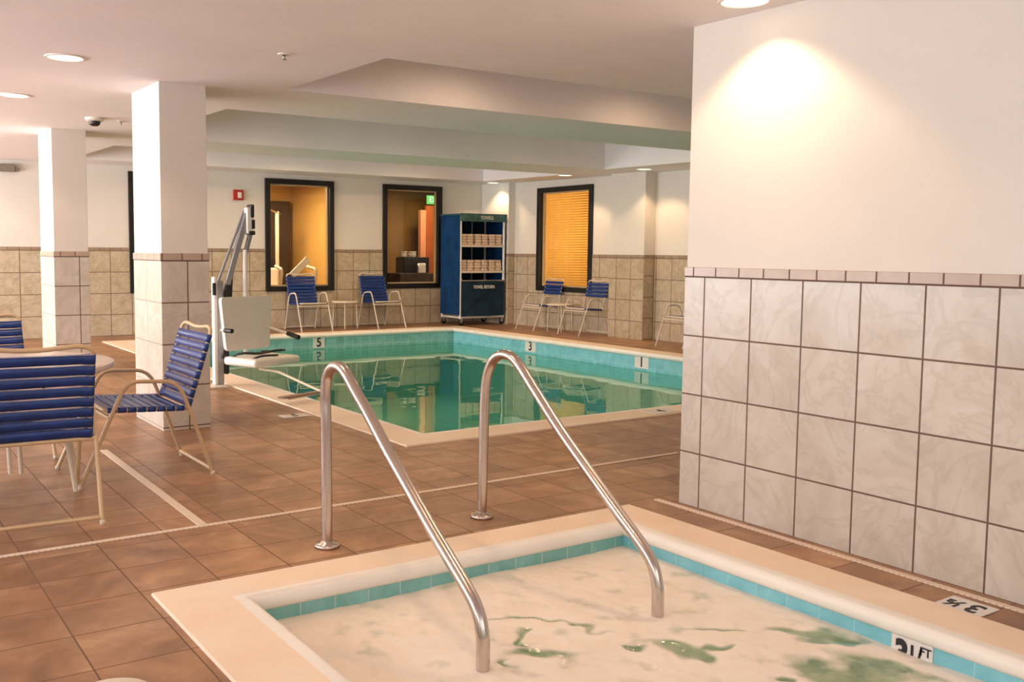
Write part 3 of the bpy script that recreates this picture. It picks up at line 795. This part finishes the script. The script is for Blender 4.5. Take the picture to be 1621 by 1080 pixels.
text('lettering', 'TOWELS', .085, text_w, frame_m((.06, -hy-.0315, 1.955), (1, 0, 0), (0, 0, 1)), hd, .001, .85, .002)
bm = sheet_wavy((-hx+.02, -hy-.012, .17), (hx-.02, -hy-.012, .81), 'X', .045, .008, 20, 16); bg = obj('return_bag', bm, canvas_dk, t)
text('lettering', 'TOWEL RETURN', .078, text_w, frame_m((.0, -hy-.045, .70), (1, 0, 0), (0, 0, 1)), bg, .001, .8, .002)
bm = B(); tube(bm, [(-hx+.02, -hy-.008, .815), (hx-.02, -hy-.008, .815)], .014, 8); obj('top_rail', bm, alu, t, True)
# towels
def towel_mesh():
    bm = B(); w, d, h = .134, .34, .048
    box(bm, (-w/2, 0, 0), (w/2, d, h), .018, 3)
    bmesh.ops.subdivide_edges(bm, edges=[e for e in bm.edges if e.calc_length() > .1], cuts=3)
    for v in bm.verts:
        v.co += Vector((.006*noise.noise(v.co*22), .008*noise.noise(v.co*17+Vector((5, 0, 0))), .003*noise.noise(v.co*25)))
        if abs(v.co.z-h/2) < .006 and v.co.y < .02: v.co.y += .008
    return bm
tw = None
for z, nm, nrow in ((1.467, 'upper', 4), (.997, 'lower', 4)):
    for i in range(6):
        for k in range(nrow):
            x = CX0+.10+i*.158+random.uniform(-.005, .005)+(-.006 if i % 2 else .006); y = CY0+.03+random.uniform(-.008, .008)
            if tw is None: tw = obj('folded_towel', towel_mesh(), towel_m, None, True); o = tw
            else: o = tw.copy(); C.objects.link(o)
            o.location = (x, y, z+k*.049); o.rotation_euler = (0, 0, random.uniform(-.03, .03))
            tag(o, 'folded cream towel in the stacks on the %s shelf of the towel cart' % nm, 'towel', 'towels on the %s shelf' % nm)

# ------------------------------------------------------------------ pool lift
t = thing('pool_lift', 'pool access lift with white seat and grey metal arm at the edge of the pool', 'pool lift', (3.14, 9.0, 0))
def L(x, y, z): return (x-3.14, y-9.0, z)
bm = B(); box(bm, L(3.03, 8.86, 0), L(3.25, 9.14, .02), .004); obj('base_plate', bm, cream_pl, t)
bm = B(); box(bm, L(3.19, 9.0, .02), L(3.25, 9.06, 1.04), .006); obj('mast', bm, alu, t)
bm = B(); box(bm, L(3.15, 8.99, .02), L(3.19, 9.07, 1.08), .012); obj('mast_cover', bm, white_pl, t)
bm = B(); box(bm, L(3.135, 8.975, .9), L(3.17, 9.0, 1.02), .008); obj('control_box', bm, black_pl, t)
def beam(bm, a, b, w, h):
    a, b = Vector(a), Vector(b); d = b-a; Lg = d.length
    q = d.to_track_quat('X', 'Z').to_matrix().to_4x4()
    n0 = len(bm.verts); box(bm, (0, -w/2, -h/2), (Lg, w/2, h/2), .005)
    bm.verts.ensure_lookup_table()
    bmesh.ops.transform(bm, matrix=Matrix.Translation(a) @ q, verts=bm.verts[n0:])
bm = B(); beam(bm, L(3.24, 9.05, .78), L(3.52, 9.05, 1.70), .045, .055); obj('lift_arm', bm, alu, t)
bm = B(); beam(bm, L(3.19, 9.09, .93), L(3.51, 9.09, 1.74), .025, .025); obj('upper_arm', bm, alu, t)
bm = B(); tube(bm, [L(3.32, 9.05, .62), L(3.35, 9.05, 1.18)], .022, 12); ac = obj('actuator', bm, dark_metal, t, True)
bm = B(); tube(bm, [L(3.35, 9.05, 1.16), L(3.38, 9.05, 1.27)], .014, 10); obj('piston', bm, steel, ac, True)
bm = B(); beam(bm, L(3.27, 9.0, .74), L(3.3, 9.0, 1.0), .06, .05); obj('arm_bracket', bm, dark_metal, t)
bm = B(); box(bm, L(3.5, 9.0, 1.5), L(3.57, 9.1, 1.76), .012); hd = obj('pivot_head', bm, white_pl, t)
bm = B(); box(bm, L(3.535, 8.99, 1.66), L(3.575, 9.11, 1.79), .012); box(bm, L(3.52, 8.995, 1.49), L(3.585, 9.09, 1.53), .008); box(bm, L(3.545, 8.99, 1.55), L(3.58, 9.0, 1.64), .004); obj('knob', bm, black_pl, hd)
bm = B(); beam(bm, L(3.55, 9.04, 1.51), L(3.485, 9.02, 1.3), .035, .04); obj('hanger_joint', bm, alu, t)
bm = B(); tube(bm, fillet([L(3.485, 9.02, 1.34), L(3.475, 9.0, 1.2), L(3.475, 9.0, .25)], .05), .022, 12); obj('hanger_pole', bm, white_pl, t, True)
# seat in its own frame: front along F
Fd = Vector((.35, -.937, 0)); Rt = Vector((-.866, -.5, 0))*-1   # right as seen from behind... image-right
Rt = Vector((.937, .35, 0))
SC = Vector(L(3.46, 8.96, 0))
def S(r, f, z): return SC + Rt*r + Fd*f + Vector((0, 0, z))
Ms = Matrix((Rt, -Fd, Vector((0, 0, 1)))).transposed().to_4x4(); Ms.translation = SC
def sbox(bm, a, b, bev=.01, seg=3):
    n0 = len(bm.verts); box(bm, a, b, bev, seg); bm.verts.ensure_lookup_table()
    bmesh.ops.transform(bm, matrix=Ms, verts=bm.verts[n0:])
# local: x right, y back, z up
bm = B()
pr_ = [(-.325, .885), (.325, .885), (.30, .36), (-.26, .36)]
def rounded_panel(bm, pts, y0, y1, r, M):
    P = fillet([(*pts[-1], 0)] + [(*p, 0) for p in pts] + [(*pts[0], 0)], r, 5)
    c = fillet([Vector((pts[i][0], pts[i][1], 0)) for i in range(4)], r)
    loop = []
    for i in range(4):
        a, b, d = Vector(pts[i-1]), Vector(pts[i]), Vector(pts[(i+1) % 4])
        s = b+(a-b).normalized()*r; e = b+(d-b).normalized()*r
        for k in range(6):
            q = k/5; loop.append(s*(1-q)**2+b*2*q*(1-q)+e*q*q)
    A = [bm.verts.new(M @ Vector((p.x, y0, p.y))) for p in loop]; Bv = [bm.verts.new(M @ Vector((p.x, y1, p.y))) for p in loop]
    n = len(loop)
    bm.faces.new(A); bm.faces.new(list(reversed(Bv)))
    for k in range(n): bm.faces.new((A[k], A[(k+1) % n], Bv[(k+1) % n], Bv[k]))
rounded_panel(bm, pr_, -.02, .02, .045, Ms)
sb = obj('seat_back', bm, white_pl, t)
bm = B(); sbox(bm, (-.31, -.48, .235), (.28, -.02, .315), .03, 4); obj('seat', bm, white_pl, t, True)
bm = B()
tube(bm, fillet([S(-.23, .05, .30), S(-.26, .2, .36), S(-.1, .3, .345), S(.1, .25, .35), S(.2, .3, .36), S(.33, .2, .34)], .08), .012, 8)
tube(bm, fillet([S(-.24, .1, .28), S(-.28, .25, .26), S(-.2, .42, .34), S(0, .45, .335)], .06), .01, 8)
box(bm, tuple(S(.06, .22, .335)-Vector((.04, .03, 0))), tuple(S(.06, .22, .335)+Vector((.04, .03, .025))), .006)
obj('seat_belt', bm, black_pl, t, True)
bm = B(); tube(bm, [S(.31, .0, .56), S(.33, .26, .51)], .014, 10); ar = obj('armrest', bm, cream_pl, t, True)
bm = B(); tube(bm, [S(.329, .25, .512), S(.334, .40, .48)], .024, 12); obj('grip', bm, black_pl, ar, True)
bm = B(); tube(bm, [S(-.31, .0, .57), S(-.315, .12, .57)], .014, 10); ar = obj('armrest', bm, cream_pl, t, True)
bm = B(); tube(bm, [S(-.315, .06, .57), S(-.32, .17, .57)], .022, 12); obj('grip', bm, black_pl, ar, True)
bm = B(); beam(bm, L(3.24, 8.98, .3), S(-.05, .02, .22), .05, .045); obj('seat_bracket', bm, dark_metal, t)
bm = B(); box(bm, L(3.255, 8.985, .12), L(3.3, 9.05, .42), .012); obj('pivot_bracket', bm, dark_metal, t)
bm = B()
tube(bm, fillet([S(-.1, .3, .2), S(-.06, .52, .185), S(-.12, 1.1, .07), S(-.15, 1.2, .06), S(-.6, 1.2, .055)], [.05, .05, .05, .05], 6), .012, 10)
fr = obj('footrest_frame', bm, frame_light, t, True)
bm = B(); Mb = Ms.copy(); n0 = 0; sbox(bm, (-.68, -1.24, .066), (-.22, -1.16, .08), .004, 1); obj('foot_board', bm, plain('weathered_board', (150, 122, 104), .6), fr)

# ------------------------------------------------------------------ ceiling lights and small fixtures
lens = emit('lamp_lens', (255, 240, 208), 2.6)
LIGHTS = []
def downlight(x, y, label, power=38, r=.122, spot=118, blend=.35, z=None):
    z = z or cz(x, y)
    t = thing('downlight', label, 'ceiling light', (x, y, z), 0, 'round recessed ceiling lights')
    bm = B(); disc(bm, (0, 0, 0), [(r-.018, -.002), (r-.016, -.008), (r, -.007), (r+.002, 0), (r, .004)], 40); obj('trim_ring', bm, white_pl, t, True)
    bm = B(); disc(bm, (0, 0, 0), [(0, -.0035), (r-.018, -.0035), (r-.018, .001)], 36); obj('lens', bm, lens, t)
    ld = bpy.data.lights.new('downlight_lamp', 'SPOT'); ld.energy = power; ld.color = (1, .66, .38); ld.spot_size = math.radians(spot); ld.spot_blend = blend; ld.shadow_soft_size = .07
    lo = bpy.data.objects.new('downlight_lamp', ld); C.objects.link(lo); lo.location = (x, y, z-.03)
PW = 30
downlight(1.306, 6.42, 'round ceiling light over the round table, the nearer of the two at left', PW)
downlight(1.302, 8.34, 'round ceiling light at the left picture edge beyond the nearer one', PW)
downlight(3.615, 3.05, 'round ceiling light washing the partition wall', 42)
downlight(10.2, 10.36, 'round ceiling light by the pier of the right wall', PW*1.3)
downlight(10.15, 12.1, 'round ceiling light over the chairs under the blind window', PW*1.3)
downlight(10.40, 14.45, 'round ceiling light over the towel cart', PW*1.1)
for x, y, lb in ((1.3, 4.5, 'over the near left deck'), (1.3, 2.6, 'over the left side of the hot tub'), (1.3, 10.2, 'left of the farther column'), (1.3, 12.1, 'beyond the farther column'), (1.5, 14.7, 'at the back wall on the left')):
    downlight(x, y, 'round ceiling light ' + lb, PW)
for k_, tr_ in enumerate(REC):  # unseen lamps added in the recesses to lift the ambient light
    for x in (4.4, 6.4, 8.4):
        downlight(x, (tr_[1]+tr_[3])/2, 'unseen fill light added inside the ceiling recess %s' % ('over the near pool edge', 'over the middle of the pool', 'over the far pool edge')[k_], (25, 55, 75)[k_], spot=165, blend=.6, z=3.018)
t = thing('smoke_detector', 'small smoke detector hanging under the ceiling near the columns', 'smoke detector', (2.165, 9.42, cz(0, 9.42)))
bm = B(); disc(bm, (0, 0, 0), [(.085, 0), (.085, -.02), (.07, -.03), (.05, -.032)], 24); obj('base', bm, white_pl, t, True)
bm = B(); disc(bm, (0, 0, 0), [(.055, -.03), (.05, -.06), (.03, -.075), (0, -.077)], 20); obj('sensor_cap', bm, dark_metal, t, True)
def sprinkler(x, y, label):
    t = thing('sprinkler', label, 'sprinkler', (x, y, cz(x, y)))
    bm = B(); disc(bm, (0, 0, 0), [(.04, 0), (.038, -.006), (.015, -.008)], 20); obj('escutcheon', bm, white_pl, t, True)
    bm = B(); tube(bm, [(0, 0, -.006), (0, 0, -.03)], .007, 8); disc(bm, (0, 0, -.035), [(0, 0), (.016, 0), (.016, .002), (0, .002)], 12); obj('head', bm, alu, t)
sprinkler(2.385, 5.50, 'tiny ceiling sprinkler in front of the near column'); sprinkler(2.43, 9.5, 'tiny ceiling sprinkler beside the smoke detector')
t = thing('fire_alarm', 'small red fire alarm high on the back wall left of the window', 'fire alarm', (5.72, YF+.012, 2.24))
bm = B(); box(bm, (-.085, -.05, -.085), (.085, 0, .085), .008); obj('body', bm, red_m, t)
bm = B(); box(bm, (-.02, -.065, -.05), (.045, -.05, .045), .006); obj('strobe', bm, white_pl, t)
t = thing('emergency_light', 'small grey box fixed high on the back wall at far left', 'emergency light', (2.24, YF+.012, 2.5))
bm = B(); box(bm, (-.14, -.09, -.06), (.1, 0, .05), .012); obj('housing', bm, plain('grey_plastic', (130, 118, 106), .5), t)
bm = B(); disc(bm, (.12, -.05, -.02), [(0, -.02), (.035, -.02), (.03, .02), (0, .02)], 12, 'Y'); obj('lamp_head', bm, plain('grey_plastic_light', (160, 150, 138), .5), t)

# ------------------------------------------------------------------ daylight and lamps of the other rooms
def area(name, loc, rot, sx, sy, power, col):
    ld = bpy.data.lights.new(name, 'AREA'); ld.shape = 'RECTANGLE'; ld.size = sx; ld.size_y = sy; ld.energy = power; ld.color = col
    o = bpy.data.objects.new(name, ld); C.objects.link(o); o.location = loc; o.rotation_euler = rot; return o
for h, pw_ in zip(WL, (45, 100, 215, 380, 560)):  # last lamp feeds the added opening to brighten the far end
    area('daylight', (XL-.35, (h[0]+h[2])/2, (h[1]+h[3])/2), (0, -PI/2, 0), h[3]-h[1]+.2, h[2]-h[0]+.2, pw_, (.96, .95, 1))
for h in WBK:
    area('daylight', ((h[0]+h[2])/2, YB-.35, (h[1]+h[3])/2), (PI/2, 0, 0), h[2]-h[0]+.2, h[3]-h[1]+.2, 38, (1, .95, .92))
area('gym_lamp', (6.6, 16.9, 2.6), (0, 0, 0), 1.2, .6, 130, (1, .78, .5))
area('office_lamp', (10.2, 16.3, 2.6), (0, 0, 0), .5, .5, 45, (1, .76, .5))
area('side_room_lamp', (12.6, 12.8, 1.5), (0, PI/2, 0), 1.6, 1.8, 62, (1, .86, .6))

w = bpy.data.worlds.new('sky'); bpy.context.scene.world = w; w.use_nodes = True
bgn = w.node_tree.nodes['Background']; bgn.inputs[0].default_value = (.75, .85, 1, 1); bgn.inputs[1].default_value = 1.0

# ------------------------------------------------------------------ camera
f_, cx_, cy_ = 1511.06, 700.03, 520.12
yaw, pitch, roll = [math.radians(v) for v in (32.78255, -4.607176, .42066)]
fw = Vector((math.sin(yaw)*math.cos(pitch), math.cos(yaw)*math.cos(pitch), math.sin(pitch)))
r0 = Vector((math.cos(yaw), -math.sin(yaw), 0)); u0 = r0.cross(fw)
r1 = r0*math.cos(roll)+u0*math.sin(roll); u1 = -r0*math.sin(roll)+u0*math.cos(roll)
cd = bpy.data.cameras.new('camera'); co = bpy.data.objects.new('camera', cd); C.objects.link(co)
M = Matrix((r1, u1, -fw)).transposed().to_4x4(); M.translation = (0, 0, 1.34); co.matrix_world = M
cd.sensor_fit = 'HORIZONTAL'; cd.sensor_width = 36; cd.lens = f_/1621*36
cd.shift_x = (810.5-cx_)/1621; cd.shift_y = -(540-cy_)/1621; cd.clip_start = .05
sc = bpy.context.scene; sc.camera = co
sc.view_settings.view_transform = 'Standard'; sc.view_settings.look = 'None'; sc.view_settings.gamma = 1; sc.view_settings.use_curve_mapping = False
sc.view_settings.exposure = 0.08
sc.cycles.max_bounces = 10; sc.cycles.diffuse_bounces = 5; sc.cycles.glossy_bounces = 4; sc.cycles.transparent_max_bounces = 16
sc.cycles.use_denoising = True; sc.cycles.sample_clamp_indirect = 8
